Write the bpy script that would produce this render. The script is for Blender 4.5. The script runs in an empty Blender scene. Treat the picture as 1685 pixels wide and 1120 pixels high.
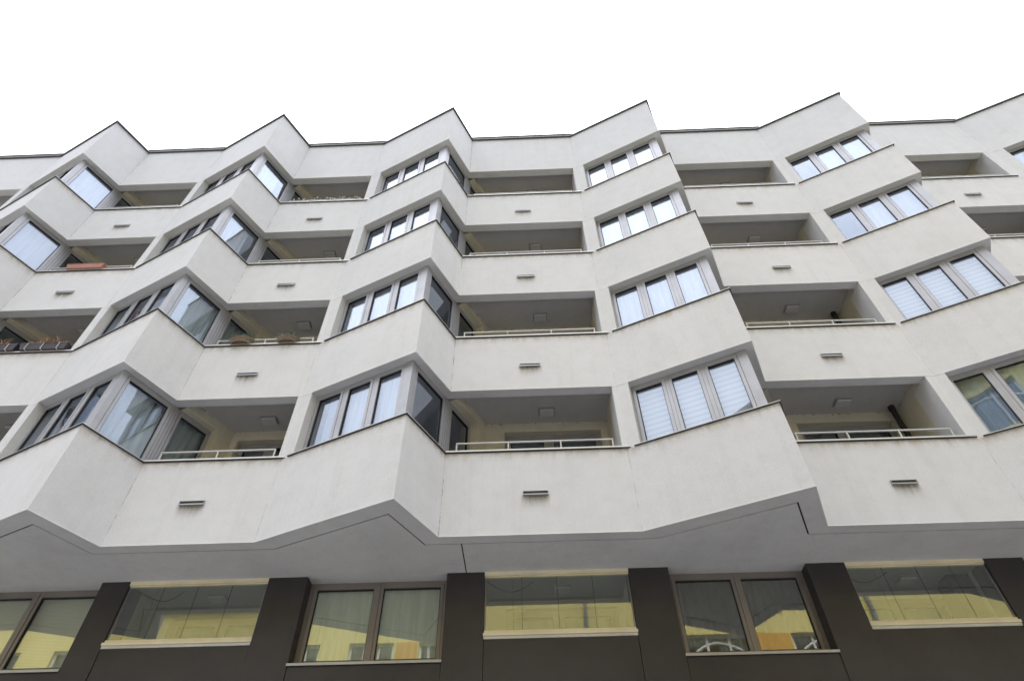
import bpy, bmesh, math, random
from mathutils import Vector, Matrix
random.seed(7)
SC = bpy.context.scene
C = SC.collection

# ------------------------------------------------------------------ camera
cam_d = bpy.data.cameras.new('camera'); cam = bpy.data.objects.new('camera', cam_d); C.objects.link(cam)
cam_d.sensor_width = 36.0; cam_d.lens = 22.005; cam_d.clip_end = 2000; cam_d.clip_start = 0.05
yaw, pitch, roll = math.radians(-1.4215), math.radians(48.1352), math.radians(-0.8576)
fw = Vector((math.sin(yaw)*math.cos(pitch), math.cos(yaw)*math.cos(pitch), math.sin(pitch)))
rt0 = Vector((math.cos(yaw), -math.sin(yaw), 0)); up0 = rt0.cross(fw)
rt = math.cos(roll)*rt0 + math.sin(roll)*up0; up = -math.sin(roll)*rt0 + math.cos(roll)*up0
M = Matrix((rt, up, -fw)).transposed().to_4x4(); M.translation = Vector((0.497, -8.408, 1.6))
cam.matrix_world = M
SC.camera = cam

# ------------------------------------------------------------------ sky, sun, exposure
SUN_EL, SUN_AZ = math.radians(58), math.radians(12)          # high behind the apartment building, azimuth from +Y
w = bpy.data.worlds.new("World"); SC.world = w; w.use_nodes = True
nt = w.node_tree; bg = nt.nodes['Background']; bg.inputs['Strength'].default_value = 0.15
sky = nt.nodes.new('ShaderNodeTexSky'); sky.sky_type = 'NISHITA'; sky.sun_disc = False
sky.sun_elevation = SUN_EL; sky.sun_rotation = SUN_AZ
mx = nt.nodes.new('ShaderNodeMix'); mx.data_type = 'RGBA'; mx.inputs['Factor'].default_value = 0.93
tc = nt.nodes.new('ShaderNodeTexCoord'); nz = nt.nodes.new('ShaderNodeTexNoise')
nz.inputs['Scale'].default_value = 2.2; nz.inputs['Detail'].default_value = 5; nz.inputs['Roughness'].default_value = .55
cr = nt.nodes.new('ShaderNodeValToRGB')
cr.color_ramp.elements[0].position = .3; cr.color_ramp.elements[0].color = (8.6, 8.9, 9.6, 1)
cr.color_ramp.elements[1].position = .7; cr.color_ramp.elements[1].color = (11.2, 11.3, 11.6, 1)
nt.links.new(tc.outputs['Generated'], nz.inputs['Vector']); nt.links.new(nz.outputs['Fac'], cr.inputs['Fac'])
sepz = nt.nodes.new('ShaderNodeSeparateXYZ'); nt.links.new(tc.outputs['Generated'], sepz.inputs[0])
grd = nt.nodes.new('ShaderNodeMapRange'); grd.inputs['From Min'].default_value = 0.0; grd.inputs['From Max'].default_value = 1.0
grd.inputs['To Min'].default_value = .10; grd.inputs['To Max'].default_value = 1.5
pw = nt.nodes.new('ShaderNodeMath'); pw.operation = 'POWER'; pw.inputs[1].default_value = 2.3; pw.use_clamp = True
nt.links.new(sepz.outputs['Z'], pw.inputs[0]); nt.links.new(pw.outputs[0], grd.inputs['Value'])          # overcast sky: the zenith is about three times the horizon
vm = nt.nodes.new('ShaderNodeVectorMath'); vm.operation = 'SCALE'
nt.links.new(cr.outputs['Color'], vm.inputs[0]); nt.links.new(grd.outputs['Result'], vm.inputs['Scale'])
nt.links.new(sky.outputs['Color'], mx.inputs['A']); nt.links.new(vm.outputs[0], mx.inputs['B'])
nt.links.new(mx.outputs['Result'], bg.inputs['Color'])
sl = bpy.data.lights.new('sun', 'SUN'); sl.energy = 1.4; sl.angle = math.radians(14); sl.color = (1, .95, .88)
so = bpy.data.objects.new('sun', sl); C.objects.link(so)
sd = Vector((math.sin(SUN_AZ)*math.cos(SUN_EL), math.cos(SUN_AZ)*math.cos(SUN_EL), math.sin(SUN_EL)))
so.rotation_euler = sd.to_track_quat('Z', 'Y').to_euler(); so.location = (0, 20, 40)
SC.view_settings.view_transform = 'Standard'; SC.view_settings.look = 'None'
SC.view_settings.exposure = 1.30; SC.view_settings.gamma = 1
SC.render.engine = 'CYCLES'
SC.cycles.max_bounces = 12; SC.cycles.transparent_max_bounces = 24; SC.cycles.diffuse_bounces = 6; SC.cycles.glossy_bounces = 6
SC.cycles.caustics_reflective = False; SC.cycles.caustics_refractive = False

# ------------------------------------------------------------------ materials
MATS = {}
def mat(name):
    m = bpy.data.materials.new(name); m.use_nodes = True; MATS[name] = m
    return m, m.node_tree, m.node_tree.nodes['Principled BSDF']
def N(t, kind, **k):
    n = t.nodes.new(kind)
    for a, b in k.items():
        if a in n.inputs: n.inputs[a].default_value = b
        else: setattr(n, a, b)
    return n
def noise(t, scale, detail=4, rough=.55, vec=None, stretch=None):
    n = N(t, 'ShaderNodeTexNoise'); n.inputs['Scale'].default_value = scale
    n.inputs['Detail'].default_value = detail; n.inputs['Roughness'].default_value = rough
    c = t.nodes.new('ShaderNodeTexCoord')
    if stretch:
        mp = t.nodes.new('ShaderNodeMapping'); mp.inputs['Scale'].default_value = stretch
        t.links.new(c.outputs['Object'], mp.inputs['Vector']); t.links.new(mp.outputs['Vector'], n.inputs['Vector'])
    else: t.links.new(c.outputs['Object'], n.inputs['Vector'])
    return n
def ramp(t, src, stops):
    r = t.nodes.new('ShaderNodeValToRGB'); e = r.color_ramp.elements
    while len(e) < len(stops): e.new(.5)
    for i, (p, c) in enumerate(stops): e[i].position = p; e[i].color = tuple(c)+((1,) if len(c) == 3 else ())
    t.links.new(src, r.inputs['Fac']); return r
def mixc(t, a, b, fac, blend='MIX'):
    m = t.nodes.new('ShaderNodeMix'); m.data_type = 'RGBA'; m.blend_type = blend
    for s, v in (('A', a), ('B', b)):
        if isinstance(v, tuple): m.inputs[s].default_value = v if len(v) == 4 else v+(1,)
        else: t.links.new(v, m.inputs[s])
    if isinstance(fac, (int, float)): m.inputs['Factor'].default_value = fac
    else: t.links.new(fac, m.inputs['Factor'])
    return m.outputs['Result']
def math_(t, op, a, b=None, c=None):
    m = t.nodes.new('ShaderNodeMath'); m.operation = op
    for i, v in enumerate((a, b, c)):
        if v is None: continue
        if isinstance(v, (int, float)): m.inputs[i].default_value = v
        else: t.links.new(v, m.inputs[i])
    return m.outputs[0]
def bump(t, p, h, strength, dist):
    b = t.nodes.new('ShaderNodeBump'); b.inputs['Strength'].default_value = strength; b.inputs['Distance'].default_value = dist
    t.links.new(h, b.inputs['Height']); t.links.new(b.outputs['Normal'], p.inputs['Normal'])

Z0, S1, FH, HW, ZR = 6.634, 8.178, 2.9, 1.454, 20.399
S = {k: S1+FH*(k-1) for k in (1, 2, 3, 4)}; L = {k: S[k]+HW for k in S}; L[0] = Z0

def plaster(name, base, var=.05, mould=0.0, grime=0.0, rough=.9):
    m, t, p = mat(name)
    dark = tuple(c*(1-var*2) for c in base); lite = tuple(min(1, c*(1+var)) for c in base)
    big = noise(t, .55, 6, .62); r1 = ramp(t, big.outputs['Fac'], [(.3, dark), (.52, base), (.75, lite)])
    med = noise(t, 3.5, 7, .68); r2 = ramp(t, med.outputs['Fac'], [(.34, (.94, .94, .935)), (.56, (1, 1, 1))])
    col = mixc(t, r1.outputs['Color'], r2.outputs['Color'], .85, 'MULTIPLY')
    grain = noise(t, 46, 6, .82); r3 = ramp(t, grain.outputs['Fac'], [(.36, (.86, .86, .85)), (.52, (.985, .985, .985)), (.7, (1.0, 1.0, 1.0))])
    col = mixc(t, col, r3.outputs['Color'], .8, 'MULTIPLY')
    streak = noise(t, 1, 4, .6, stretch=(5.5, 5.5, .22)); r4 = ramp(t, streak.outputs['Fac'], [(.3, (.92, .91, .88)), (.48, (1, 1, 1))])
    col = mixc(t, col, r4.outputs['Color'], .45, 'MULTIPLY')
    c = t.nodes.new('ShaderNodeTexCoord'); sp = t.nodes.new('ShaderNodeSeparateXYZ'); t.links.new(c.outputs['Object'], sp.inputs[0])
    fr = math_(t, 'FRACT', math_(t, 'DIVIDE', math_(t, 'SUBTRACT', sp.outputs['Z'], S1-FH), FH))
    if grime:      # run-off dirt in the render right under every coping
        near = ramp(t, fr, [(.93, (0, 0, 0)), (.985, (1, 1, 1))])
        gn = noise(t, 1, 5, .7, stretch=(7, 7, 2)); gr = ramp(t, gn.outputs['Fac'], [(.42, (0, 0, 0)), (.7, (1, 1, 1))])
        f = math_(t, 'MULTIPLY', math_(t, 'MULTIPLY', near.outputs['Color'], gr.outputs['Color']), math_(t, 'MULTIPLY', math_(t, 'LESS_THAN', sp.outputs['Z'], 18.0), grime))
        col = mixc(t, col, tuple(x*y for x, y in zip(base, (.62, .52, .42))), f)
    if mould:      # dark specks of mould along the balcony ceiling line
        zc = (HW+.2)/FH
        d = math_(t, 'ABSOLUTE', math_(t, 'SUBTRACT', fr, zc))
        near = ramp(t, d, [(.0, (1, 1, 1)), (.03, (0, 0, 0))])
        gn = noise(t, 14, 5, .75); gr = ramp(t, gn.outputs['Fac'], [(.56, (0, 0, 0)), (.62, (1, 1, 1))])
        f = math_(t, 'MULTIPLY', math_(t, 'MULTIPLY', near.outputs['Color'], gr.outputs['Color']), mould)
        col = mixc(t, col, (.09, .07, .05), f)
    t.links.new(col, p.inputs['Base Color']); p.inputs['Roughness'].default_value = rough
    p.inputs['Specular IOR Level'].default_value = .2
    h = math_(t, 'ADD', math_(t, 'MULTIPLY', grain.outputs['Fac'], .5), math_(t, 'MULTIPLY', noise(t, 38, 3, .6).outputs['Fac'], .5))
    bump(t, p, h, .5, .010)
    return m
def metal(name, base, rough=.4, metallic=.0, streak=.0, sc=(1, 1, 60)):
    m, t, p = mat(name)
    n = noise(t, 2.5, 5, .6); r = ramp(t, n.outputs['Fac'], [(.3, tuple(c*.88 for c in base)), (.7, tuple(min(1, c*1.06) for c in base))])
    t.links.new(r.outputs['Color'], p.inputs['Base Color']); p.inputs['Roughness'].default_value = rough; p.inputs['Metallic'].default_value = metallic
    n2 = noise(t, 60, 3); bump(t, p, n2.outputs['Fac'], .08, .002)
    return m
def glass(name, refl=.155, tint=(.90, .93, .95), gcol=(.76, .83, .98), wob=.25):
    m, t, p = mat(name); t.nodes.remove(p); out = t.nodes['Material Output']
    g = N(t, 'ShaderNodeBsdfGlossy'); g.inputs['Roughness'].default_value = .0; g.inputs['Color'].default_value = gcol+(1,)
    tr = N(t, 'ShaderNodeBsdfTransparent'); tr.inputs['Color'].default_value = tint+(1,)
    lw = N(t, 'ShaderNodeLayerWeight'); lw.inputs['Blend'].default_value = .5
    f5 = math_(t, 'POWER', lw.outputs['Facing'], 5.0)
    fac = math_(t, 'ADD', refl, math_(t, 'MULTIPLY', f5, 1-refl))
    ms = N(t, 'ShaderNodeMixShader'); t.links.new(fac, ms.inputs[0]); t.links.new(tr.outputs[0], ms.inputs[1]); t.links.new(g.outputs[0], ms.inputs[2])
    n = noise(t, 1.1, 2, .5); b = t.nodes.new('ShaderNodeBump'); b.inputs['Strength'].default_value = wob; b.inputs['Distance'].default_value = .01
    t.links.new(n.outputs['Fac'], b.inputs['Height']); t.links.new(b.outputs['Normal'], g.inputs['Normal'])
    t.links.new(ms.outputs[0], out.inputs['Surface'])
    return m
def fabric(name, base, fold=0, rough=.9, trans=.0, alpha=1.0):
    m, t, p = mat(name)
    n = noise(t, 1, 4, .6, stretch=(14, 14, 1.2)); r = ramp(t, n.outputs['Fac'], [(.3, tuple(c*.75 for c in base)), (.7, base)])
    t.links.new(r.outputs['Color'], p.inputs['Base Color']); p.inputs['Roughness'].default_value = rough
    p.inputs['Specular IOR Level'].default_value = .1
    if alpha < 1: p.inputs['Alpha'].default_value = alpha
    return m

WALL = plaster('white render', (.69, .695, .73), .025, grime=.75)
CREAM = plaster('cream balcony paint', (.66, .62, .52), .05, mould=.9)
SOFF = plaster('grey soffit render', (.74, .73, .73), .06)
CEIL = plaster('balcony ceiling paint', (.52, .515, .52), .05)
ROOMW = plaster('room plaster', (.55, .53, .5), .02)
EDGE = metal('white edge bead', (.78, .78, .78), .6)
FRAME = metal('grey aluminium frame', (.40, .405, .445), .42, .35)
FRAME2 = metal('taupe aluminium frame', (.27, .24, .21), .38, .3)
BROWNF = metal('brown timber frame', (.44, .35, .22), .5)
CREAMF = metal('cream aluminium profile', (.88, .79, .56), .45)
WHITEM = metal('white painted railing', (.56, .56, .55), .4)
COPD = metal('dark coping metal and underside shade', (.05, .05, .058), .45, .1)  # dark metal; also paints the shaded undersides of sills and copings
COPL = metal('pale sheet metal coping', (.60, .60, .59), .4, .3)
SILVER = metal('silver drip edge', (.45, .45, .46), .35, .5)
GASK = metal('black rubber gasket', (.012, .012, .014), .6)
PIPE = metal('black drain pipe', (.03, .028, .026), .45)
LAMPM = metal('lamp housing', (.30, .30, .31), .5)
LAMPD = metal('lamp diffuser', (.55, .55, .57), .3)
GLASS = glass('window glass')
GLASS2 = glass('clear balcony glass', .14, (.9, .93, .88), (1, 1, 1), .12)
GLASS3 = glass('lower window glass', .175, (.95, .98, .93), (1, .99, .95), .15)
def cladding():
    m, t, p = mat('dark brown cladding')
    n = noise(t, .9, 5, .6); r = ramp(t, n.outputs['Fac'], [(.3, (.032, .0275, .028)), (.7, (.047, .041, .042))])
    sc = noise(t, 26, 6, .8, stretch=(1, 1, .55)); rs = ramp(t, sc.outputs['Fac'], [(.7, (0, 0, 0)), (.8, (.35, .33, .3))])
    col = mixc(t, r.outputs['Color'], rs.outputs['Color'], .22, 'ADD')
    t.links.new(col, p.inputs['Base Color']); p.inputs['Roughness'].default_value = .42; p.inputs['Specular IOR Level'].default_value = .42
    rr = ramp(t, noise(t, 3, 5, .7).outputs['Fac'], [(.3, (.34, .34, .34)), (.7, (.52, .52, .52))]); t.links.new(rr.outputs['Color'], p.inputs['Roughness'])
    return m
CLAD = cladding()
def blindmat():
    m, t, p = mat('white pleated blind')
    c = t.nodes.new('ShaderNodeTexCoord'); sp = t.nodes.new('ShaderNodeSeparateXYZ'); t.links.new(c.outputs['Object'], sp.inputs[0])
    fr = math_(t, 'FRACT', math_(t, 'DIVIDE', sp.outputs['Z'], .115))
    r = ramp(t, fr, [(.0, (.62, .62, .66)), (.35, (.88, .88, .9)), (.8, (.86, .86, .88)), (1, (.6, .6, .65))])
    t.links.new(r.outputs['Color'], p.inputs['Base Color']); p.inputs['Roughness'].default_value = .8
    return m
BLIND = blindmat()
def venetian(name, base):
    m, t, p = mat(name)
    c = t.nodes.new('ShaderNodeTexCoord'); sp = t.nodes.new('ShaderNodeSeparateXYZ'); t.links.new(c.outputs['Object'], sp.inputs[0])
    fr = math_(t, 'FRACT', math_(t, 'DIVIDE', sp.outputs['Z'], .022))
    r = ramp(t, fr, [(.0, tuple(x*.55 for x in base)), (.3, base), (.9, base), (1, tuple(x*.6 for x in base))])
    t.links.new(r.outputs['Color'], p.inputs['Base Color']); p.inputs['Roughness'].default_value = .6
    return m
VEN = venetian('beige venetian slats', (.74, .71, .60))
VEND = venetian('grey balcony blind', (.20, .20, .19))
PLAINB = fabric('plain white blind', (.80, .81, .88))
SHEER = fabric('sheer pale curtain', (.62, .68, .68))
PALEC = fabric('pale roller cloth', (.80, .83, .76))
DARKC = fabric('charcoal curtain cloth', (.05, .05, .053))
BLUEC = fabric('blue grey curtain cloth', (.30, .40, .52))
GREYC = fabric('light grey curtain cloth', (.72, .72, .74))
LACE = fabric('patterned lace cloth', (.55, .56, .62))
def lace():
    m = LACE; t = m.node_tree; p = t.nodes['Principled BSDF']
    v = t.nodes.new('ShaderNodeTexBrick'); v.inputs['Scale'].default_value = 9; v.inputs['Color1'].default_value = (.6, .6, .68, 1)
    v.inputs['Color2'].default_value = (.5, .5, .58, 1); v.inputs['Mortar'].default_value = (.2, .2, .26, 1); v.inputs['Mortar Size'].default_value = .05
    c = t.nodes.new('ShaderNodeTexCoord'); mp = t.nodes.new('ShaderNodeMapping'); mp.inputs['Rotation'].default_value = (math.pi/2, 0, 0)
    t.links.new(c.outputs['Object'], mp.inputs[0]); t.links.new(mp.outputs[0], v.inputs['Vector'])
    t.links.new(v.outputs['Color'], p.inputs['Base Color'])
lace()
def stainmat():
    m, t, p = mat('brown water stain'); 
    uv = t.nodes.new('ShaderNodeTexCoord'); sp = t.nodes.new('ShaderNodeSeparateXYZ'); t.links.new(uv.outputs['UV'], sp.inputs[0])
    ex = math_(t, 'SUBTRACT', 1.0, math_(t, 'POWER', math_(t, 'ABSOLUTE', math_(t, 'SUBTRACT', math_(t, 'MULTIPLY', sp.outputs['X'], 2), 1)), 3))
    ey = math_(t, 'POWER', sp.outputs['Y'], 2.2)
    n = noise(t, 1, 4, .6, stretch=(16, 16, 1.5)); r = ramp(t, n.outputs['Fac'], [(.3, (.3, .3, .3)), (.65, (1, 1, 1))])
    a = math_(t, 'MULTIPLY', math_(t, 'MULTIPLY', ex, ey), r.outputs['Color'])
    p.inputs['Base Color'].default_value = (.20, .155, .11, 1); p.inputs['Roughness'].default_value = .9
    t.links.new(math_(t, 'MULTIPLY', a, .75), p.inputs['Alpha'])
    return m
STAIN = stainmat()

# ------------------------------------------------------------------ mesh helpers
class MB:
    def __init__(s): s.v = []; s.f = []
    def quad(s, *ps): n = len(s.v); s.v += [tuple(p) for p in ps]; s.f.append(tuple(range(n, n+len(ps))))
    def box(s, x0, x1, y0, y1, z0, z1): s.obox((0, 0), (1, 0), (0, 1), x0, x1, y0, y1, z0, z1)
    def obox(s, o, u, n, s0, s1, t0, t1, z0, z1):
        P = lambda a, b, z: (o[0]+u[0]*a+n[0]*b, o[1]+u[1]*a+n[1]*b, z)
        k = len(s.v); s.v += [P(s0, t0, z0), P(s1, t0, z0), P(s1, t1, z0), P(s0, t1, z0), P(s0, t0, z1), P(s1, t0, z1), P(s1, t1, z1), P(s0, t1, z1)]
        s.f += [tuple(k+i for i in q) for q in ((0, 3, 2, 1), (4, 5, 6, 7), (0, 1, 5, 4), (1, 2, 6, 5), (2, 3, 7, 6), (3, 0, 4, 7))]
    def prism(s, poly, z0, z1):
        n = len(poly); k = len(s.v); s.v += [(x, y, z0) for x, y in poly]+[(x, y, z1) for x, y in poly]
        s.f.append(tuple(k+i for i in reversed(range(n)))); s.f.append(tuple(k+n+i for i in range(n)))
        for i in range(n): j = (i+1) % n; s.f.append((k+i, k+j, k+n+j, k+n+i))
    def band(s, out, inn, z0, z1):
        n = len(out); k = len(s.v)
        s.v += [(x, y, z) for z in (z0, z1) for P in (out, inn) for x, y in P]
        o0, i0, o1, i1 = k, k+n, k+2*n, k+3*n
        for i in range(n-1):
            s.f += [(o0+i, i0+i, i0+i+1, o0+i+1), (o1+i, o1+i+1, i1+i+1, i1+i), (o0+i, o0+i+1, o1+i+1, o1+i), (i0+i, i1+i, i1+i+1, i0+i+1)]
        s.f += [(o0, o1, i1, i0), (o0+n-1, i0+n-1, i1+n-1, o1+n-1)]
    def tube(s, pts, r, seg=10, cap=True):
        pts = [Vector(p) for p in pts]; k0 = len(s.v); n = len(pts)
        rr = r if isinstance(r, (list, tuple)) else [r]*n
        for i, p in enumerate(pts):
            d = (pts[min(i+1, n-1)]-pts[max(i-1, 0)]).normalized()
            a = Vector((0, 0, 1)) if abs(d.z) < .9 else Vector((1, 0, 0))
            x = d.cross(a).normalized(); y = d.cross(x)
            for j in range(seg):
                q = p+rr[i]*(x*math.cos(2*math.pi*j/seg)+y*math.sin(2*math.pi*j/seg)); s.v.append(tuple(q))
        for i in range(n-1):
            for j in range(seg):
                a = k0+i*seg+j; b = k0+i*seg+(j+1) % seg; s.f.append((a, b, b+seg, a+seg))
        if cap:
            s.f.append(tuple(k0+j for j in reversed(range(seg)))); s.f.append(tuple(k0+(n-1)*seg+j for j in range(seg)))
    def build(s, name, m, parent=None, bevel=0, smooth=False, uv=False):
        me = bpy.data.meshes.new(name); me.from_pydata(s.v, [], s.f)
        bm = bmesh.new(); bm.from_mesh(me); bmesh.ops.recalc_face_normals(bm, faces=bm.faces[:])
        if uv:
            l = bm.loops.layers.uv.new(); x_0, x_1 = min(v[0] for v in s.v), max(v[0] for v in s.v); z_0, z_1 = min(v[2] for v in s.v), max(v[2] for v in s.v)
            for f in bm.faces:
                for lp in f.loops:
                    c_ = lp.vert.co; lp[l].uv = ((c_.x-x_0)/(x_1-x_0), (c_.z-z_0)/(z_1-z_0))
        if bevel: bmesh.ops.bevel(bm, geom=bm.edges[:], offset=bevel, segments=1, affect='EDGES')
        bm.to_mesh(me); bm.free()
        if smooth: me.shade_smooth()
        me.materials.append(m)
        o = bpy.data.objects.new(name, me); C.objects.link(o)
        if parent is not None: o.parent = parent
        return o
def empty(name, loc=(0, 0, 0), parent=None):
    o = bpy.data.objects.new(name, None); C.objects.link(o); o.location = loc; o.empty_display_size = .3
    if parent is not None: o.parent = parent
    return o
def tag(o, label=None, cat=None, group=None, kind=None):
    for k, v in (('label', label), ('category', cat), ('group', group), ('kind', kind)):
        if v: o[k] = v
    return o
def ring(mb, o, u, n, s0, s1, z0, z1, wd, t0, t1):
    mb.obox(o, u, n, s0, s1, t0, t1, z0, z0+wd); mb.obox(o, u, n, s0, s1, t0, t1, z1-wd, z1)
    mb.obox(o, u, n, s0, s0+wd, t0, t1, z0+wd, z1-wd); mb.obox(o, u, n, s1-wd, s1, t0, t1, z0+wd, z1-wd)

# ------------------------------------------------------------------ facade plan (metres, y = 0 is the flat front)
R = {-1: -16.35, 0: -11.113, 1: -5.992, 2: -.864, 3: 4.93, 4: 10.70, 5: 16.9}
F = {-1: -13.92, 0: -8.725, 1: -3.633, 2: 2.2, 3: 8.01, 4: 14.07}
A = {0: (-11.652, -1.027), 1: (-6.529, -1.027), 2: (-1.367, -1.027), 3: (4.463, -1.027), 4: (10.215, -1.027), 5: (16.36, -1.027)}
T = {-1: -14.0, 0: -8.806, 1: -3.707, 2: 2.115, 3: 7.84, 4: 13.78}
OUT = []          # outer outline, and for each following segment its kind
for j in range(-1, 5): OUT += [((R[j], 0), 'flat'), ((F[j], 0), 'slant'), (A[j+1], 'ret')]
OUT.append(((R[5], 0), None))
PTS = [p for p, k in OUT]; KIND = [k for p, k in OUT][:-1]
def line_off(a, b, t):
    dx, dy = b[0]-a[0], b[1]-a[1]; l = math.hypot(dx, dy); nx, ny = -dy/l, dx/l
    return (a[0]+nx*t, a[1]+ny*t), (dx/l, dy/l)
def isect(p, d, q, e):
    c = d[0]*e[1]-d[1]*e[0]; s = ((q[0]-p[0])*e[1]-(q[1]-p[1])*e[0])/c
    return (p[0]+d[0]*s, p[1]+d[1]*s)
def offset(pts, kinds, tt):
    ls = [line_off(pts[i], pts[i+1], tt[kinds[i]]) for i in range(len(kinds))]
    out = [ls[0][0]]
    for i in range(1, len(ls)):
        out.append(isect(ls[i-1][0], ls[i-1][1], ls[i][0], ls[i][1]))
    a, d = ls[-1]; b, _ = line_off(pts[-1], (pts[-1][0]+d[0], pts[-1][1]+d[1]), tt[kinds[-1]])
    out.append(b); return out
INN = offset(PTS, KIND, dict(flat=.2, slant=.28, ret=.28))

B = tag(empty('apartment_building', (0, 0, 0)),
        'tall white rendered apartment block with zigzag bays above a dark clad lower storey', 'building')

# wall: continuous zigzag bands between rows of openings
wall = MB(); soff = MB()
bands = [(Z0, S[1]), (L[1], S[2]), (L[2], S[3]), (L[3], S[4]), (L[4], ZR)]
for a, b in bands: wall.band(PTS, INN, a, b)
wall.box(-17.5, R[-1]-.002, 0, 12, Z0, ZR)
wall.box(R[5]+.29, 30, 0, 12, Z0, ZR)
bays = {}
for j in range(-1, 5):
    f, a, r = (F[j], 0), A[j+1], (R[j+1], 0)
    l1 = math.hypot(a[0]-f[0], a[1]); u1 = ((a[0]-f[0])/l1, (a[1]-f[1])/l1); n1 = (-u1[1], u1[0])
    l2 = math.hypot(r[0]-a[0], a[1]); u2 = ((r[0]-a[0])/l2, (r[1]-a[1])/l2); n2 = (-u2[1], u2[0])
    Cc = (R[j+1]+u2[0]/u2[1]*1.2, 1.2)
    p1 = (f[0]+n1[0]*.16, f[1]+n1[1]*.16); p2 = (a[0]+n2[0]*.16, a[1]+n2[1]*.16)
    K = isect(p1, u1, p2, u2)                                    # corner of the recessed frame plane
    bays[j+1] = dict(u1=u1, n1=n1, u2=u2, n2=n2, K=K, f=f, a=a, r=r, C=Cc)
    # pier between balcony and corner window
    sW = math.hypot(K[0]-p1[0], K[1]-p1[1])-2.10
    W0 = (f[0]+u1[0]*sW, f[1]+u1[1]*sW); W1 = (W0[0]+n1[0]*.36, W0[1]+n1[1]*.36)
    bays[j+1]['W0'] = W0; bays[j+1]['sW'] = sW
    t = T[j]
    for k in (1, 2, 3, 4):
        wall.prism([(t, 0), f, W0, W1, (t+.25, .5), (t, .5)], S[k], L[k])
wall_o = wall.build('wall', WALL, B)
def jointmat():
    m, t, p = mat('dirty render joint'); n = noise(t, 1, 5, .75, stretch=(2, 2, 3.2)); r = ramp(t, n.outputs['Fac'], [(.46, (0, 0, 0)), (.66, (.55, .55, .55))])
    p.inputs['Base Color'].default_value = (.27, .235, .20, 1); p.inputs['Roughness'].default_value = .9; t.links.new(r.outputs['Color'], p.inputs['Alpha']); return m
JOINT = jointmat()
for j in range(0, 5):
    for (a, b) in bands:
        jm = MB(); jm.box(R[j]+.002, R[j]+.010, -.0018, -.0004, a+.02, b-.035); jm.build('render_joint', JOINT, B)
        jm = MB(); jm.box(F[j]-.0055, F[j]-.002, -.0018, -.0004, a+.02, b-.035); jm.build('render_joint', JOINT, B)
# white render stop beads along the lower edges
bead = MB()
bo = offset(PTS, KIND, dict(flat=-.005, slant=-.005, ret=-.005)); bi = offset(PTS, KIND, dict(flat=.012, slant=.012, ret=.012))
for zb in (Z0, L[1], L[2], L[3], L[4]): bead.band(bo, bi, zb-.003, zb+.009)
bead.build('edge_bead', EDGE, B)

# balcony linings, slabs
lin = MB(); ceil = MB(); slab = MB(); room = MB()
INN2 = offset(PTS, KIND, dict(flat=.195, slant=.275, ret=.275))
far = [(x, 6.0) for x, y in INN2]
for k in (1, 2, 3):
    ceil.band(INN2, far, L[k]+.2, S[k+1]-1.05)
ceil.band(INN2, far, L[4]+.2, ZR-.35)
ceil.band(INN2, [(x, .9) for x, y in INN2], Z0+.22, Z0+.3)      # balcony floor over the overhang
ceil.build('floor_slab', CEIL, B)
doors = []
for j in range(0, 5):
    lin = MB(); b = bays[j]; u2, n2 = b['u2'], b['n2']; rx = R[j]; t = T[j]; cx = b['C'][0]
    wd = 1.9 if t-rx > 2.6 else 1.4
    x1 = t-.13; x0 = x1-wd
    e0 = (rx+u2[0]*.0, 0.0)
    for k in (0, 1, 2, 3, 4):
        lo = L[k]+.2 if k else Z0+.25
        # beam over and parapet under the side window that runs on into the balcony
        if k: lin.obox((rx, 0), u2, n2, .235, math.hypot(cx-rx, 1.2)+.05, .0, .28, L[k], L[k]+.2)
        if k < 4:
            z_lo = S[k+1]-1.05; zt = S[k+1]
            lin.obox((rx, 0), u2, n2, .25, math.hypot(cx-rx, 1.2)+.05, .0, .28, z_lo, zt)
    for k in (1, 2, 3, 4):
        z0 = S[k]-1.05; z1 = L[k]+.2
        # jamb wall beyond the side window
        m0 = b['K']; e = 1.99; dd = (1.2-m0[1])/u2[1]
        lin.obox((m0[0]-n2[0]*.16, m0[1]-n2[1]*.16), u2, n2, e, dd+.12, .0, .3, S[k], L[k])
        # back wall pieces round the balcony window
        hz = L[k]-.02
        lin.box(cx-.2, x0, 1.2, 1.5, z0, z1); lin.box(x1, t+.25, 1.2, 1.5, z0, z1); lin.box(x0, x1, 1.2, 1.5, hz, z1)
        lin.prism([(t, .5), (t+.25, .5), (t+.25, 1.2), (t, 1.2)], z0, z1)
        lin.box(t, t+.25, .2, .5, z0, S[k]); lin.box(t+.001, t+.25, .2, .5, L[k], z1)
        doors.append((j, k, x0, x1, z0, hz))
    lin.build('balcony_wall', CREAM, B)
lin = MB()
for k in (1, 2, 3, 4):
    j = -1; t = T[j]
    lin.box(-16.3, t+.25, 1.2, 1.5, S[k]-1.05, L[k]+.2); lin.box(t, t+.25, .5, 1.2, S[k]-1.05, L[k]+.2)
lin.build('balcony_wall', CREAM, B)
for k in (1, 2, 3, 4):
    lo, hi = S[k]-1.05, L[k]+.2
    room.box(-17.4, 17.2, 5.8, 6.0, lo, hi)
    for j in range(0, 5):
        room.box(bays[j]['C'][0]-.35, bays[j]['C'][0]-.2, 1.5, 5.8, lo, hi)
        room.box(T[j]+.252, T[j]+.35, 1.5, 5.8, lo, hi)
for x in (-9.0, -6.2, -3.4, -.55, 2.4, 5.2, 8.0, 10.8): room.box(x-.08, x+.08, 2.35, 5.8, .3, Z0-.003)
room.box(-17.4, 17.2, 5.8, 6.0, .3, Z0-.003)
room.box(-17.4, 17.2, 1.5, 5.8, 4.0, 4.15)
room.build('interior_wall', ROOMW, B)

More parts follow.
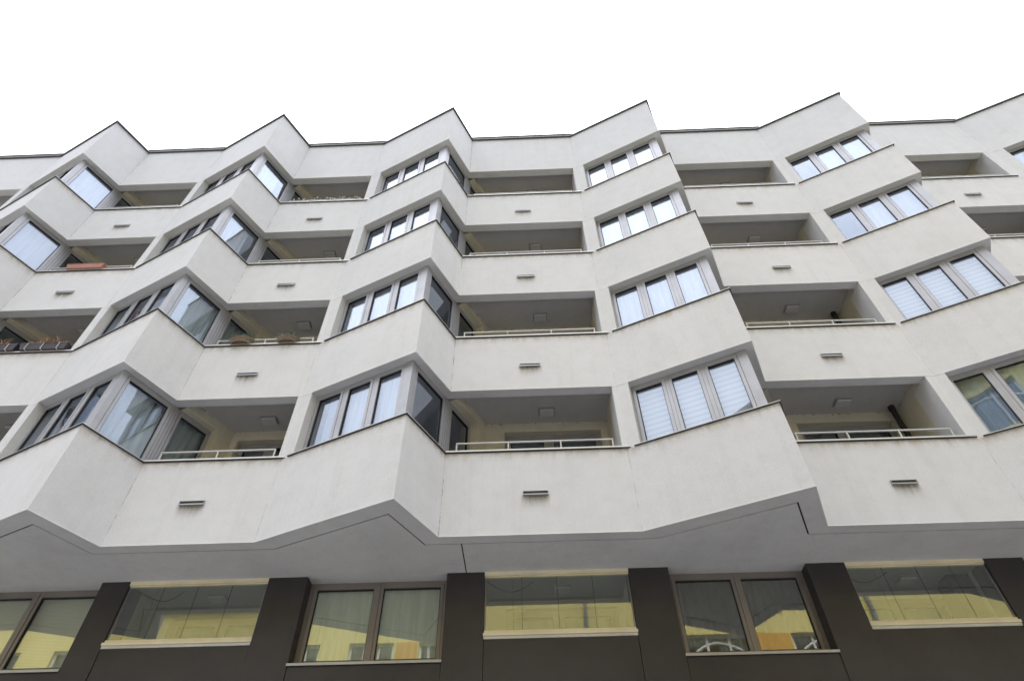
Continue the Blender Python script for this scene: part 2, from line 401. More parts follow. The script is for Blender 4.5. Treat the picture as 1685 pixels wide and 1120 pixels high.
# soffit over the lower storey, with the drip groove left open along the zigzag
G1 = offset(PTS, KIND, dict(flat=.224, slant=.304, ret=.304))
sof = MB()
i0 = 0
def clip_x(pts, xa, xb):
    res = []
    for i in range(len(pts)-1):
        (x0, y0), (x1, y1) = pts[i], pts[i+1]
        if x1 <= xa or x0 >= xb: continue
        def at(x): return (x, y0+(y1-y0)*(x-x0)/(x1-x0))
        p = at(xa) if x0 < xa else (x0, y0); q = at(xb) if x1 > xb else (x1, y1)
        if not res: res.append(p)
        res.append(q)
    return res
for xa, xb in ((G1[0][0], -.542), (-.522, G1[-1][0])):
    g = clip_x(G1, xa, xb); sof.band(g, [(x, 6.0) for x, y in g], Z0+.001, Z0+.2)
sof.build('soffit', SOFF, B)
gv = MB(); g2 = offset(PTS, KIND, dict(flat=.19, slant=.27, ret=.27)); g3 = offset(PTS, KIND, dict(flat=.24, slant=.32, ret=.32))
gv.band(g2, g3, Z0+.012, Z0+.02); gv.box(-.56, -.50, .22, 1.3, Z0+.012, Z0+.02); gv.build('soffit_joint', GASK, B)
# soffit of the overhang strip itself (under side of the lowest band) gets the grey render by a thin skim
sk = MB(); s_o = offset(PTS, KIND, dict(flat=.014, slant=.014, ret=.014)); s_i = offset(PTS, KIND, dict(flat=.199, slant=.279, ret=.279))
sk.band(s_o, s_i, Z0-.002, Z0+.003); sk.build('soffit_border', SOFF, B)

# roof coping
rc = MB()
ro = offset(PTS, KIND, dict(flat=-.05, slant=-.05, ret=-.05)); ri = offset(PTS, KIND, dict(flat=.34, slant=.34, ret=.34))
rc.band(ro, ri, ZR, ZR+.045)
rw = MB()
for j in range(-1, 5):
    rw = MB(); rw.box(R[j]-.02, F[j]+.04, -.035, .3, ZR+.046, ZR+.115); o = rw.build('roof_upstand', COPL, B)
    rk = MB(); rk.box(R[j]-.03, F[j]+.1, -.06, .32, ZR+.116, ZR+.155); rk.build('upstand_cap', COPD, o)
rc.build('roof_coping', COPD, B)
rf = MB(); rf.band(INN2, [(x, 12) for x, y in INN2], ZR-.3, ZR-.2); rf.build('roof', SOFF, B)

# ------------------------------------------------------------------ corner windows
SL_G = [(.21, .695), (.87, 1.355), (1.525, 2.03)]      # glass spans measured from the corner post
RT_G = [(.16, 1.01), (1.295, 1.92)]
def curtain(name, o, u, n, s0, s1, t, z0, z1, m, parent, amp=.03, wl=.13, seed=0):
    mb = MB(); rnd = random.Random(seed); ns = max(8, int((s1-s0)/.02)); nz_ = 8; ph = rnd.random()*6
    rows = []
    for iz in range(nz_+1):
        z = z0+(z1-z0)*iz/nz_; row = []
        for i in range(ns+1):
            s = s0+(s1-s0)*i/ns
            d = amp*(math.sin(s/wl*6.283+ph+.5*math.sin(iz*.6))*.7+.5*math.sin(s/wl*2.9+ph*2+iz*.1))*(1.1-.4*iz/nz_)
            row.append(len(mb.v)); mb.v.append((o[0]+u[0]*s+n[0]*(t+d), o[1]+u[1]*s+n[1]*(t+d), z))
        rows.append(row)
    for a, b in zip(rows, rows[1:]):
        for i in range(ns): mb.f.append((a[i], a[i+1], b[i+1], b[i]))
    ob = mb.build(name, m, parent, smooth=True)
    so_ = ob.modifiers.new('thickness', 'SOLIDIFY'); so_.thickness = .003
    return ob
def sheet(name, o, u, n, s0, s1, t, z0, z1, m, parent, th=.006):
    mb = MB(); mb.obox(o, u, n, s0, s1, t, t+th, z0, z1); return mb.build(name, m, parent)
def glazing(fr, gk, panes, o, u, n, spans, lo, hi, s_start, s_end, zl, zh, sw=.05):
    """fixed frame filling s_start..s_end with one sash round each glass span"""
    fr.obox(o, u, n, s_start, s_end, .0, .075, zh-.05, zh); fr.obox(o, u, n, s_start, s_end, .0, .075, zl, zl+.05)
    prev = s_start
    for a, b in spans:
        fr.obox(o, u, n, prev, a-sw-.004, .0, .075, zl+.05, zh-.05)
        ring(fr, o, u, n, a-sw, b+sw, zl+.054, zh-.054, sw+.008, -.006, .06)
        ring(gk, o, u, n, a+.008, b-.008, zl+.112, zh-.112, .011, .012, .05)
        gk.obox(o, u, n, a-sw-.003, b+sw+.003, .02, .05, zl+.051, zl+.06)
        gk.obox(o, u, n, a-sw-.003, a-sw+.004, .02, .05, zl+.05, zh-.05); gk.obox(o, u, n, b+sw-.004, b+sw+.003, .02, .05, zl+.05, zh-.05)
        panes.append((o, u, n, a+.012, b-.012, zl+.116, zh-.116))
        prev = b+sw+.004
    fr.obox(o, u, n, prev, s_end, .0, .075, zl+.05, zh-.05)
for j in range(0, 6):
    b = bays[j]; K = b['K']; u1, n1, u2, n2 = b['u1'], b['n1'], b['u2'], b['n2']; um = (-u1[0], -u1[1])
    for k in (1, 2, 3, 4):
        if j == 5 and k == 0: continue
        W = empty('corner_window', (0, 0, 0), B)
        zl, zh = S[k]+.02, L[k]-.001
        fr = MB(); gk = MB(); panes = []
        glazing(fr, gk, panes, K, um, n1, SL_G, 0, 0, .155, 2.098, zl, zh)
        e2 = 1.99 if j < 5 else .9
        glazing(fr, gk, panes, K, u2, n2, RT_G if j < 5 else [], 0, 0, .10, e2, zl, zh)
        # grooved cover panel on the wide mullion of the return
        if j < 5:
            for q in (1.068, 1.125, 1.182): fr.obox(K, u2, n2, q, q+.050, -.014, -.001, zl+.05, zh-.02)
            gk.obox(K, u2, n2, 1.07, 1.23, -.006, -.0012, zl+.05, zh-.021)  # black sheet between the ridges paints in the grooves' shade
        # wrapped corner post
        P = lambda s, uu, t, nn: (K[0]+uu[0]*s+nn[0]*t, K[1]+uu[1]*s+nn[1]*t)
        out_c = isect(P(0, um, -.012, n1), u1, P(0, u2, -.012, n2), u2); in_c = isect(P(0, um, .1, n1), u1, P(0, u2, .1, n2), u2)
        fr.prism([P(.152, um, -.012, n1), out_c, P(.098, u2, -.012, n2), P(.098, u2, .1, n2), in_c, P(.152, um, .1, n1)], zl, zh)
        fr.build('window_frame', FRAME, W); gk.build('gasket', GASK, W)
        for (o, u, n, a, c, z0, z1) in panes:
            pm = MB(); pm.obox(o, u, n, a, c, .03, .038, z0, z1); pm.build('pane', GLASS, W)
        # sill: sheet metal over the parapet, round the corner
        so = []; si = []
        sw0 = b['sW']-.1
        f = b['f']; st = (f[0]+u1[0]*sw0, f[1]+u1[1]*sw0)
        pts = [st, b['a'], b['r']]
        oo = offset(pts, ['s', 'r'], dict(s=-.032, r=-.032)); ii = offset(pts, ['s', 'r'], dict(s=.155, r=.155))
        ol = offset(pts, ['s', 'r'], dict(s=-.0322, r=-.0322)); il = offset(pts, ['s', 'r'], dict(s=-.036, r=-.036))
        sm = MB(); sm.band(oo, ii, S[k]+.001, S[k]+.012); sw_ = sm.build('window_sill', COPD, W)  # dark plate paints in the shade under the sill's overhang
        sm = MB(); sm.band(ol, ii, S[k]+.0125, S[k]+.0235); sm.build('sill_lit_edge', COPL, W)  # pale plate paints in the sill's lit front edge
        # what stands behind the glass
        seed = j*10+k
        zi, zt = S[k]+.08, L[k]-.06
        ins = [('s', i) for i in range(3)]
        def backing(side, a, c, m, kind, z_lo=zi, z_hi=zt, t=.16, **kw):
            o_, u_, n_ = (K, um, n1) if side == 's' else (K, u2, n2)
            if kind == 'c': curtain('curtain', o_, u_, n_, a, c, t, z_lo, z_hi, m, W, seed=seed, **kw)
            else: sheet('blind', o_, u_, n_, a, c, t-.04, z_lo, z_hi, m, W)
        if j == 3 or (j == 4 and k == 2) or j == 5:
            for a, c in SL_G: backing('s', a-.03, c+.03, BLIND if (j, k) in ((3, 1), (4, 2), (5, 2)) else PLAINB, 'b')
        elif j == 4 and k == 1: backing('s', .17, 2.05, BLUEC, 'c', wl=.2, amp=.03)
        elif j == 4: 
            for a, c in SL_G[:2]: backing('s', a-.03, c+.03, PLAINB, 'b')
        elif j == 2 and k in (1, 2):
            for a, c in SL_G[:2]: backing('s', a-.03, c+.03, PLAINB, 'b')
            if k == 1:
                backing('s', 1.53, 1.85, LACE, 'b')
            else: backing('s', 1.49, 1.95, PLAINB, 'b')
        elif j == 2:
            for a, c in SL_G: backing('s', a-.03, c+.03, GREYC, 'c', wl=.16, amp=.015)
        elif j == 1 and k in (1, 2):
            backing('r', .2, 1.15, SHEER, 'c', wl=.17, amp=.03); backing('r', 1.27, 1.93, SHEER, 'c', wl=.15, amp=.03)
            backing('s', .25, .75, GREYC, 'c', wl=.15, amp=.02); 
            if k == 2: backing('s', .8, 1.4, GREYC, 'c', wl=.15, amp=.02)
        elif j == 1:
            backing('r', .2, .8, GREYC, 'c', wl=.15, amp=.025)
        elif j == 0 and k in (3, 4):
            backing('r', .15, 1.03, PLAINB, 'b')

# flat parapet copings and railings of the balconies
for j in range(-1, 5):
    for k in (1, 2, 3, 4):
        c = MB(); c.box(R[j]-.02, T[j]+.14, -.034, -.001, S[k]+.008, S[k]+.016)
        o = c.build('coping_shade', COPD, B)  # dark strip paints in the shade below the coping's overhang
        c = MB(); c.box(R[j]-.02, T[j]+.14, -.033, .004, S[k]+.0165, S[k]+.045); c.box(R[j]-.02, T[j]-.003, .0045, .21, S[k]+.0165, S[k]+.038)
        c.build('parapet_coping', COPL, B)
        r = MB(); xa, xb = R[j]+.16, T[j]-.12; n = 3 if xb-xa > 2.4 else 2
        zt = S[k]+.29
        r.box(xa, xb, .07, .10, zt-.021, zt); r.box(xa, xb, .06, .11, S[k]+.0385, S[k]+.052)
        for i in range(n+1):
            x = xa+(xb-xa)*i/n; x = min(max(x, xa+.012), xb-.012); r.box(x-.011, x+.011, .073, .097, S[k]+.0525, zt-.0215)
        r.build('balcony_railing', WHITEM, B)
# drain spouts through the parapets
for j in range(-1, 5):
    cx = (R[j]+T[j])/2
    for k in (0, 1, 2, 3):
        z = S[k+1]-.82-.0; z = {0: 7.345, 1: 10.245, 2: 13.14, 3: 16.03}[k]
        sp = MB(); sp.box(cx-.195, cx+.195, -.034, -.002, z-.036, z-.030); sp.box(cx-.2, cx-.195, -.034, -.002, z-.036, z+.045); sp.box(cx+.195, cx+.2, -.034, -.002, z-.036, z+.045)
        sp.box(cx-.2, cx+.2, -.040, -.0345, z-.036, z-.019)
        o = sp.build('drain_spout', SILVER, B)
        h = MB(); h.box(cx-.194, cx+.194, -.006, .02, z-.0295, z+.045); h.build('spout_opening', GASK, o)
        h = MB(); h.box(cx-.2, cx+.2, -.014, -.003, z+.0455, z+.050); h.build('spout_hood', SILVER, o)
        st = MB(); st.quad((cx-.24, -.0025, z-.36), (cx+.24, -.0025, z-.36), (cx+.24, -.0025, z-.036), (cx-.24, -.0025, z-.036)); st.build('water_stain', STAIN, o, uv=True)
# ceiling lamps
for j in range(-1, 5):
    cx = (R[j]+T[j])/2+.3
    for k in (1, 2, 3, 4):
        z = L[k]+.2
        lm = MB(); lm.box(cx-.155, cx+.155, .74, .97, z-.03, z-.001); o = lm.build('ceiling_lamp', LAMPM, B, bevel=.006)
        d = MB(); d.box(cx-.14, cx+.14, .752, .958, z-.06, z-.031); d.build('lamp_shade', LAMPD, o, bevel=.012)
# drain pipe in the right corner of the balconies right of the third bay
for k in (1, 2, 3, 4):
    pz = L[k]+.199; pp = MB(); pp.tube([(7.70, 1.05, S[k]-1.04), (7.70, 1.05, pz)], .052, 16); 
    o = pp.build('drain_pipe', PIPE, B, smooth=False)
    cl = MB(); cl.tube([(7.70, 1.05, pz-.09), (7.70, 1.05, pz-.001)], .064, 16); cl.box(7.69, 7.71, 1.05, 1.199, pz-.7, pz-.68); cl.build('pipe_collar', PIPE, o)
# balcony windows in the back wall
for (j, k, x0, x1, z0, z1) in doors:
    Wd = empty('balcony_window', (0, 0, 0), B)
    fr = MB(); gk = MB(); panes = []
    wdt = x1-x0; m = wdt*.44
    glazing(fr, gk, panes, (x0, 1.33), (1, 0), (0, 1), [(.11, m-.06), (m+.12, wdt-.11)], 0, 0, 0, wdt, z0+.02, z1, .05)
    fr.build('window_frame', FRAME2 if k == 9 else FRAME, Wd); gk.build('gasket', GASK, Wd)
    for (o, u, n, a, c, a0, a1) in panes:
        pm = MB(); pm.obox(o, u, n, a, c, .03, .036, a0, a1); pm.build('pane', GLASS, Wd)
    sheet('blind', (x0, 1.33), (1, 0), (0, 1), .05, wdt-.05, .12, z0+.5, z1-.1, VEND, Wd)

# ------------------------------------------------------------------ lower storey
PIL = [(-9.36, -8.76), (-6.467, -6.0), (-3.732, -3.098), (-.84, -.235), (2.07, 2.706), (4.903, 5.51), (7.70, 8.32), (10.55, 11.15)]
cl = MB(); YF = 1.10
for a, b in PIL: cl.box(a, b, YF-.012, YF+.4, .02, Z0-.001)
cl.box(-17.5, -9.36, YF, YF+.4, .02, Z0-.001); cl.box(11.15, 30, YF, YF+.4, .02, Z0-.001)
gaps = [(PIL[i][1], PIL[i+1][0]) for i in range(7)]; kinds = 'gwgwgwg'
kinds = ['g', 'w', 'g', 'w', 'g', 'w', 'g']
kinds = ['w', 'g', 'w', 'g', 'w', 'g', 'w']
for (a, b), kd in zip(gaps, kinds):
    top = 5.285 if kd == 'w' else 5.575
    cl.box(a+.007, b-.007, YF, YF+.25, 2.6, top); cl.box(a+.007, b-.007, YF, YF+.25, .02, 2.592)
cl.build('cladding', CLAD, B)
bk = MB(); bk.box(-9.3, 11.1, YF+.2, YF+.28, .05, 5.27); bk.build('cladding_joint', GASK, B)
for idx, ((a, b), kd) in enumerate(zip(gaps, kinds)):
    if kd == 'w':
        Wd = empty('lower_window', (0, 0, 0), B)
        fr = MB(); gk = MB(); panes = []; wdt = b-a; m = wdt/2
        # outer fixed frame, two sashes, meeting stile
        yy = 1.33; zl, zh = 5.30, Z0-.002
        glazing(fr, gk, panes, (a, yy), (1, 0), (0, 1), [(.115, m-.07), (m+.07, wdt-.115)], 0, 0, 0, wdt, zl, zh, .045)
        fr.obox((a, yy), (1, 0), (0, 1), m-.024, m+.024, -.02, -.0065, zl+.06, zh-.052)
        fr.build('window_frame', FRAME2, Wd); gk.build('gasket', GASK, Wd)
        for (o, u, n, p, q, z0, z1) in panes:
            pm = MB(); pm.obox(o, u, n, p, q, .03, .036, z0, z1); pm.build('pane', GLASS3, Wd)
        sm = MB(); sm.box(a-.005 if idx else a, b+.005, YF-.03, yy+.02, 5.288, 5.298); sm.box(a-.005, b+.005, YF-.0305, YF-.018, 5.262, 5.2875); sm.build('window_sill', SILVER, Wd)
        rv = MB(); rv.box(a+.001, b-.001, yy+.08, yy+.2, 4.16, 5.29); rv.build('sill_wall', ROOMW, Wd)
        oo = (a, yy)
        if idx == 0:
            sheet('blind', oo, (1, 0), (0, 1), .08, m-.03, .14, 5.32, zh-.03, VEN, Wd); sheet('blind', oo, (1, 0), (0, 1), m+.03, wdt-.08, .14, 5.32, zh-.03, VEN, Wd)
        elif idx == 2:
            curtain('curtain', oo, (1, 0), (0, 1), .05, m-.01, .095, 5.32, zh-.01, PALEC, Wd, amp=.006, wl=.22, seed=3); curtain('curtain', oo, (1, 0), (0, 1), m+.01, wdt-.05, .095, 5.32, zh-.01, PALEC, Wd, amp=.006, wl=.2, seed=4)
        elif idx == 4:
            curtain('curtain', oo, (1, 0), (0, 1), .05, m-.01, .17, 5.32, zh-.01, DARKC, Wd, amp=.035, wl=.13, seed=5); curtain('curtain', oo, (1, 0), (0, 1), m+.01, wdt-.05, .17, 5.32, zh-.01, DARKC, Wd, amp=.035, wl=.14, seed=6)
        else:
            sheet('blind', oo, (1, 0), (0, 1), .08, wdt-.08, .14, 5.32, zh-.03, VEN, Wd)
    else:
        Gb = empty('glazed_balcony', (0, 0, 0), B)
        # fixed cream rails top and bottom
        r = MB(); r.box(a+.003, b-.003, YF-.01, YF+.09, Z0-.062, Z0-.0005); r.box(a+.003, b-.003, YF+.012, YF+.07, Z0-.082, Z0-.066)
        r.box(a-.004, b+.004, YF-.03, YF+.12, 5.622, 5.662); r.box(a+.01, b-.01, YF, YF+.07, 5.668, 5.705)
        r.build('rail', CREAMF, Gb)
        q = MB(); q.box(a+.003, b-.003, YF-.012, YF+.1, 5.578, 5.6215); q.build('rail_base', COPL, Gb)
        
        for xx in (a+.012, b-.022): sp = MB(); sp.box(xx, xx+.010, YF+.02, YF+.06, 5.706, Z0-.083); sp.build('side_profile', SILVER, Gb)
        gv = MB(); n = 4; wp = (b-a-.05)/n
        for i in range(n):
            xa = a+.025+wp*i; pm = MB(); pm.box(xa+.003, xa+wp-.003, YF+.03, YF+.038, 5.69, Z0-.07); pm.build('pane', GLASS2, Gb)
            if i: gv = MB(); gv.box(xa-.0028, xa+.0028, YF+.031, YF+.037, 5.70, Z0-.083); gv.build('pane_seal', GASK, Gb)
        # the balcony behind: side linings, back wall with its window, ceiling, lamp
        li = MB()
        li.box(a-.3, a-.0, YF+.401, 2.12, 4.15, Z0-.004); li.box(b, b+.3, YF+.401, 2.12, 4.15, Z0-.004)
        wx0, wx1 = a+.30, b-.12
        li.box(a-.3, wx0, 2.1205, 2.34, 4.15, Z0-.004); li.box(wx1, b+.3, 2.1205, 2.34, 4.15, Z0-.004); li.box(wx0, wx1, 2.1205, 2.34, 6.50, Z0-.004)
        li.build('balcony_wall', CREAM, Gb)
        lc = MB(); lc.box(a+.001, b-.001, YF+.1, 2.119, Z0-.004, Z0); lc.build('ceiling', CEIL, Gb)
        fr = MB(); gk = MB(); panes = []; wdt = wx1-wx0; m = wdt*.46
        glazing(fr, gk, panes, (wx0, 2.2), (1, 0), (0, 1), [(.11, m-.06), (m+.12, wdt-.11)], 0, 0, 0, wdt, 4.2, 6.495, .05)
        fr.build('window_frame', BROWNF, Gb); gk.build('gasket', GASK, Gb)
        for (o, u, n_, p, q, z0, z1) in panes:
            pm = MB(); pm.obox(o, u, n_, p, q, .03, .036, z0, z1); pm.build('pane', GLASS3, Gb)
        sheet('blind', (wx0, 2.2), (1, 0), (0, 1), .05, wdt-.05, .12, 4.3, 6.45, PALEC, Gb)
        cx = (a+b)/2+.1; lm = MB(); lm.box(cx-.15, cx+.15, 1.55, 1.78, Z0-.034, Z0-.005); lm.build('ceiling_lamp', LAMPM, Gb, bevel=.006)
        d = MB(); d.box(cx-.135, cx+.135, 1.565, 1.765, Z0-.07, Z0-.035); d.build('lamp_shade', LAMPD, Gb, bevel=.012)
        cb = MB(); pts = []
        for i in range(15):
            s = i/14; pts.append((a+.03+.75*s, 1.36+.16*math.sin(s*3.0), Z0-.03-.10*math.sin(s*3.1415)))
        cb.tube(pts, .007, 6); cb.tube([(a+.45, 1.18, Z0-.09), (a+.45, 1.18, 5.80)], .003, 5); cb.build('cable', GASK, Gb)
        if idx == 5:
            bx = MB(); bx.box(b-.40, b-.04, 1.55, 1.9, 4.2, Z0-.02); bx.build('column', CLAD, Gb)

# ------------------------------------------------------------------ ground, street
def asphalt(name, base, sc=60):
    m, t, p = mat(name)
    n = noise(t, sc, 4, .7); n2 = noise(t, .4, 5, .6)
    r = ramp(t, n.outputs['Fac'], [(.3, tuple(c*.7 for c in base)), (.7, tuple(c*1.25 for c in base))])
    r2 = ramp(t, n2.outputs['Fac'], [(.3, (.85, .85, .85)), (.7, (1, 1, 1))])
    t.links.new(mixc(t, r.outputs['Color'], r2.outputs['Color'], 1, 'MULTIPLY'), p.inputs['Base Color']); p.inputs['Roughness'].default_value = .85
    bump(t, p, n.outputs['Fac'], .4, .01); return m
ASPH = asphalt('pale stone setts', (.34, .34, .345)); PAV = asphalt('pavement concrete', (.46, .455, .45), 30); GRND = asphalt('ground soil', (.25, .245, .24), 8)
g = MB(); g.quad((-400, -400, -.14), (400, -400, -.14), (400, 400, -.14), (-400, 400, -.14)); tag(g.build('ground', GRND), kind='structure')
g = MB(); g.box(-80, 80, -7.2, -1.6, -.139, -.12); tag(g.build('road', ASPH), kind='structure')
g = MB(); g.box(-80, 80, -1.45, 1.1, -.138, 0); g.box(-80, 80, -11.99, -7.35, -.138, 0); tag(g.build('pavement', PAV), kind='structure')
g = MB(); g.box(-80, 80, -1.6, -1.452, -.137, .002); g.box(-80, 80, -7.348, -7.2, -.137, .002); tag(g.build('kerb', PAV), kind='structure')

# ------------------------------------------------------------------ yellow house across the street (seen in the window reflections)
YEL = plaster('yellow render', (.86, .76, .34), .04); PALEB = plaster('pale grey base render', (.60, .60, .60), .04); ORA = plaster('orange render', (.78, .47, .14), .04); PALEY = metal('pale window frame', (.75, .75, .73), .5)
H = tag(empty('yellow_house', (0, -12, 0)), 'pale yellow house with orange panels mirrored in the lower windows', 'building')
xs0, xs1 = -24, 26
rows = [(1.2, 4.0), (4.9, 7.7), (8.6, 11.25), (12.3, 14.7), (15.3, 17.0)]
cols = []; x = -20.3
pat = [(-20.3, -18.2), (-17.0, -14.9), (-13.6, -11.5), (-10.2, -9.2), (-8.2, -7.2), (-6.15, -4.5), (-3.6, -1.4), (-.3, 1.9), (3.0, 4.9), (5.9, 8.4), (9.75, 12.1), (13.3, 15.4), (16.6, 18.7), (20, 22.1)]
hw = MB(); og = MB(); yb = -12
def hbox(mb, a, b, y0, y1, z0, z1): mb.box(a, b, y0+12, y1+12, z0, z1)
zc = 0.0
xs_all = xs0; XL = -2.55; lowpat = [p for p in pat if p[1] < XL-.5]; hipat = [p for p in pat if p[0] > XL]  # left wing lowered to let more skylight onto the block's lower floors
pat = lowpat+[(-3.6, -2.9)]+hipat
for (z0, z1) in rows:
    if z0 > 12: xs0 = XL; pat = hipat
    hbox(hw, xs0, xs1, -13, yb, zc, z0); px = xs0
    for a, b in pat: hbox(hw, px, a, -13, yb, z0, z1); px = b
    hbox(hw, px, xs1, -13, yb, z0, z1); zc = z1
    if z1 == 7.7: hbox(hw, xs0, xs1, -13, yb, 7.7, 8.0); zc = 8.0; hw.build('base_wall', PALEB, H); hw = MB()  # pale lower floors invented to cut the yellow bounce onto the facade
hbox(hw, xs_all, XL-.002, -13, yb, 11.25, 12.6); hbox(hw, xs_all, XL-.003, -22, -13.001, 0, 12.6)
hbox(hw, xs0, xs1, -13, yb, zc, 17.9); hbox(hw, xs0, xs1, -22, -13.001, 0, 17.9)
hw.build('wall', YEL, H)
for z0, z1 in rows[:4]:
    for a, b in ((8.45, 9.7), (-4.4, -3.65)): hbox(og, a, b, yb, yb+.02, z0-.3, z1)
og.build('orange_panel', ORA, H)
for zi_, (z0, z1) in enumerate(rows):
    for a, b in (hipat if z0 > 12 else lowpat+[(-3.6, -2.9)]+hipat):
        fr = MB(); y = yb-.22
        ring(fr, (a, y+12), (1, 0), (0, 1), 0, b-a, z0, z1, .09, 0, .1)
        n = 3 if b-a > 1.5 else 2
        for i in range(1, n): xx = (b-a)*i/n; fr.obox((a, y+12), (1, 0), (0, 1), xx-.04, xx+.04, 0, .1, z0+.09, z1-.09)
        # arched head bar
        arc = [(a+.1+(b-a-.2)*i/12, y+12.05, z1-.75+.5*math.sin(math.pi*i/12)) for i in range(13)]
        if a > 5: fr.tube(arc, .05, 6)
        o = fr.build('window', PALEY, H)
        pm = MB(); hbox(pm, a+.09, b-.09, y+.02, y+.03, z0+.09, z1-.09); pm.build('pane', GLASS, o)
for px in (-16.05, -1.9, 2.45, 12.7):
    dp = MB(); dp.tube([(px, .09, .2), (px, .09, 12.3 if px < -3 else 17.6)], .07, 12); dp.build('downpipe', LAMPM, H)
cn = MB(); cn.box(xs_all, XL-.003, .001, .10, 8.02, 8.22); cn.box(XL-.002, xs1, .001, .10, 8.02, 8.22); cn.build('cornice', PALEB, H)
hr = MB(); hbox(hr, xs_all-.3, XL-.005, -22.3, yb+.3, 12.601, 12.75); hbox(hr, xs0-.3, xs1+.3, -22.3, yb+.45, 17.901, 18.05); hbox(hr, -2.4, -.4, -16, -13.2, 18.051, 19.0); hr.build('roof', COPD, H)
hd = MB(); hbox(hd, xs_all, xs0-.01, -15, -14.9, 0, 12.5); hbox(hd, xs0, xs1, -15, -14.9, 0, 17.8); hd.build('interior_wall', ROOMW, H)

# ------------------------------------------------------------------ things on the parapets
def foliage(mb, cx, cy, cz, sx, sy, sz, n, ln, rnd, droop=.0, wdt=.006):
    for _ in range(n):
        bx = cx+rnd.uniform(-sx, sx); by = cy+rnd.uniform(-sy, sy)
        d = Vector((rnd.gauss(0, .5), rnd.gauss(0, .4), abs(rnd.gauss(.5, .5)))).normalized(); l = ln*rnd.uniform(.4, 1.2)
        p = Vector((bx, by, cz)); q = p+d*l*.6; e = q+(d+Vector((rnd.gauss(0, .4), rnd.gauss(0, .4), -droop))).normalized()*l*.5
        s = Vector((rnd.gauss(0, 1), rnd.gauss(0, 1), rnd.gauss(0, .5))).normalized()*wdt*rnd.uniform(.6, 1.5)
        mb.quad(p-s*.5, p+s*.5, q+s); mb.quad(p-s*.5, q+s, q-s); mb.quad(q-s, q+s, e)
TERR = metal('terracotta plastic', (.43, .20, .155), .55); PLAN = metal('dark plum plastic', (.055, .045, .06), .4); SOIL = metal('dry soil', (.07, .05, .035), .9)
DRY = metal('dry straw plant', (.42, .24, .13), .9); WICK = None
def leafmat(name, c1, c2):
    m, t, p = mat(name); n = noise(t, 25, 3); r = ramp(t, n.outputs['Fac'], [(.35, c1), (.65, c2)]); t.links.new(r.outputs['Color'], p.inputs['Base Color']); p.inputs['Roughness'].default_value = .7
    return m
DRYL = leafmat('dry leaves', (.20, .10, .055), (.46, .29, .18)); GRNL = leafmat('silvery green leaves', (.05, .11, .075), (.26, .34, .28))
def trough(name, x0, x1, yc, z, wd, h, m, label, cat, group=None, clips=0, plants=True, seed=1):
    o = tag(empty(name, ((x0+x1)/2, yc, z)), label, cat, group)
    L_ = (x1-x0)/2; mb = MB(); k = 0
    lo = [(-L_*.93, -wd*.38), (L_*.93, -wd*.38), (L_*.93, wd*.38), (-L_*.93, wd*.38)]; hi = [(-L_, -wd/2), (L_, -wd/2), (L_, wd/2), (-L_, wd/2)]
    hi_in = [(x*.97, y*.82) for x, y in hi]
    def lvl(P, zz): i = len(mb.v); mb.v.extend((x, y, zz) for x, y in P); return [i, i+1, i+2, i+3]
    a, b = lvl(lo, 0), lvl(hi, h*.86); c = lvl([(x*1.02, y*1.06) for x, y in hi], h*.86); d = lvl([(x*1.02, y*1.06) for x, y in hi], h); e = lvl(hi_in, h); f = lvl(hi_in, h*.8)
    mb.f.append(tuple(reversed(a)))
    for P, Q in ((a, b), (b, c), (c, d), (d, e), (e, f)):
        for i in range(4): mb.f.append((P[i], P[(i+1) % 4], Q[(i+1) % 4], Q[i]))
    mb.build('planter_box', m, o, bevel=.004)
    s = MB(); s.box(-L_*.955, L_*.955, -wd*.40, wd*.40, h*.55, h*.79); s.build('soil', SOIL, o)
    if plants:
        p = MB(); rnd = random.Random(seed)
        for _ in range(int(6*L_*2)+2):
            foliage(p, rnd.uniform(-L_*.85, L_*.85), -.02, h*.8, .07, wd*.3, 0, 55 if clips else 34, rnd.choice((.13, .2, .25)) if clips else .10, rnd, .5, .006)
        p.build('dry_plant', DRYL, o)
    if clips:
        for i in range(clips):
            c = MB(); x = -L_+2*L_*(i+.5)/clips; c.box(x-.006, x+.006, -wd*.56, -wd*.56+.004, -.005, h*1.01); c.box(x-.006, x+.006, -wd*.56, wd*.3, -.0135, -.0055)
            c.build('bracket', WHITEM, o)
    return o
trough('flower_trough', -10.40, -9.50, -.01, S[3]+.05, .17, .14, TERR, 'terracotta coloured plastic flower trough with withered plants on a balcony parapet', 'flower trough', seed=3)
trough('planter', -9.86, -8.87, .0, S[2]+.05, .19, .17, PLAN, 'long dark plum planter full of dry straw coloured plants, at the balcony corner', 'planter', 'dark planters on one parapet', 3, seed=4)
trough('planter', -10.95, -9.93, .0, S[2]+.05, .19, .17, PLAN, 'dark plum planter at the left picture edge with one dry upright tuft', 'planter', 'dark planters on one parapet', 3, seed=5)

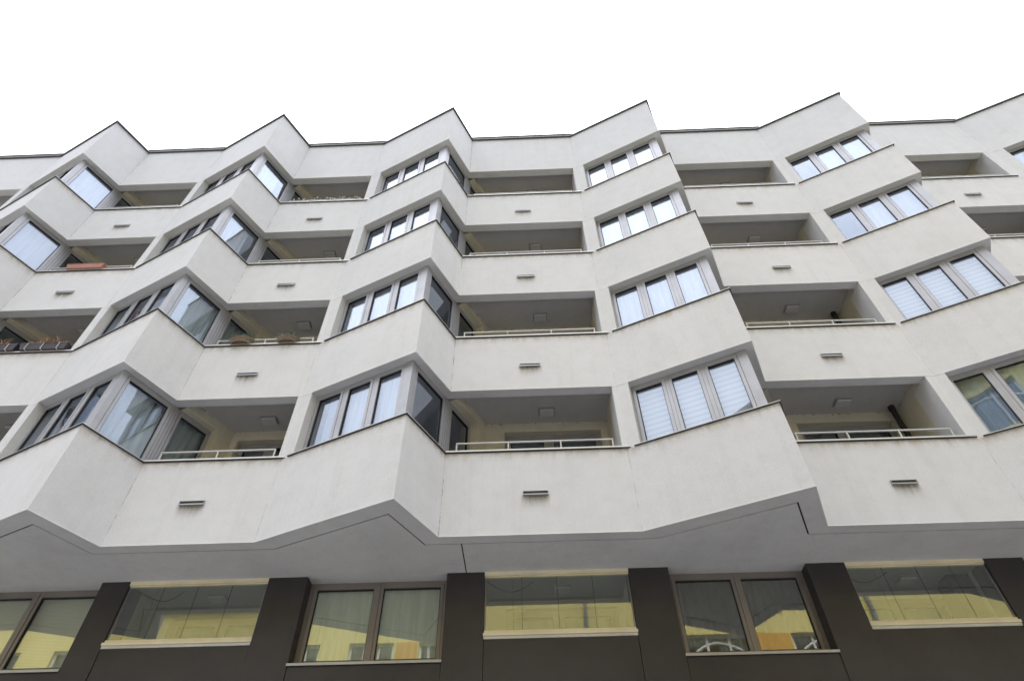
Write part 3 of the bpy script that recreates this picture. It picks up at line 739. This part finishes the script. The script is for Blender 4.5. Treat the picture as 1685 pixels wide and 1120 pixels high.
def wicker():
    m, t, p = mat('wicker'); c = t.nodes.new('ShaderNodeTexCoord'); wv = t.nodes.new('ShaderNodeTexWave'); wv.bands_direction = 'Z'; wv.inputs['Scale'].default_value = 18; wv.inputs['Distortion'].default_value = 4
    t.links.new(c.outputs['Object'], wv.inputs['Vector']); r = ramp(t, wv.outputs['Fac'], [(.2, (.13, .085, .055)), (.7, (.50, .40, .31))]); t.links.new(r.outputs['Color'], p.inputs['Base Color']); p.inputs['Roughness'].default_value = .8; bump(t, p, wv.outputs['Fac'], .8, .02); return m
WICK = wicker()
def basket(x0, x1, yc, z, label, handle, seed):
    o = tag(empty('wicker_basket', ((x0+x1)/2, yc, z)), label, 'basket', 'wicker baskets on one balcony parapet')
    rx = (x1-x0)/2; ry = .12; mb = MB(); seg = 28; rings = [(0, .78), (.03, .88), (.08, .98), (.12, 1.0), (.135, .97), (.12, .9), (.06, .8)]
    for z_, f_ in rings:
        for i in range(seg):
            a = 2*math.pi*i/seg; wv = 1+.025*(1 if i % 2 else -1); mb.v.append((rx*f_*wv*math.cos(a), ry*f_*wv*math.sin(a), z_))
    for r_ in range(len(rings)-1):
        for i in range(seg): a = r_*seg+i; b = r_*seg+(i+1) % seg; mb.f.append((a, b, b+seg, a+seg))
    mb.f.append(tuple(reversed(range(seg)))); mb.f.append(tuple(range((len(rings)-1)*seg, len(rings)*seg)))
    mb.build('basket_body', WICK, o)
    wr = MB()
    for zz in (.015, .05, .085, .12):          # woven rounds standing proud of the stakes
        f_ = .82+.18*min(1, zz/.09); wr.tube([(rx*(f_+.02)*math.cos(2*math.pi*i/48), (ry*(f_+.02)+.004*math.sin(i*1.57))*math.sin(2*math.pi*i/48), zz) for i in range(49)], .009, 6)
    for i in range(0, 28, 1):
        a = 2*math.pi*i/28; wr.tube([(rx*.84*math.cos(a), ry*.84*math.sin(a), 0), (rx*1.03*math.cos(a), ry*1.03*math.sin(a), .07), (rx*1.03*math.cos(a), ry*1.03*math.sin(a), .135)], .007, 5)
    wr.build('weave', WICK, o)
    if handle:
        h = MB(); h.tube([(rx*.9*math.cos(math.pi*i/12), 0, .12+.10*math.sin(math.pi*i/12)) for i in range(13)], .011, 7); h.build('handle', WICK, o)
    p = MB(); rnd = random.Random(seed)
    foliage(p, 0, -.03, .12, rx*.8, ry*.7, 0, 170, .15, rnd, .8, .010)
    p.build('leaves', GRNL, o)
basket(-5.50, -5.02, -.02, S[2]+.045, 'oval wicker basket nearer the corner window, with arched handle and few leaves', True, 11)
basket(-4.52, -4.08, -.02, S[2]+.045, 'wicker basket with silvery green trailing leaves, nearer the pier end of the parapet', False, 12)

# string of white lights wound along the top balcony rail
g = MB(); rnd = random.Random(21); pts = []
x = -5.75
while x < -3.85:
    pts.append((x, .06+.03*math.sin(x*40), S[4]+.27+.055*math.sin(x*17)+rnd.uniform(-.02, .02))); x += .035
g.tube(pts, .006, 5)
GA = tag(g.build('string_lights', WHITEM), 'white string of small lights wound along a top floor balcony rail', 'string lights')
bl = MB()
for i in range(0, len(pts), 2):
    p = Vector(pts[i]); q = p+Vector((rnd.uniform(-.03, .03), -.02, rnd.uniform(-.02, .06))); bl.tube([p, (p+q)/2, q], [.008, .022, .006], 6)
bl.build('bulb', EDGE, GA)
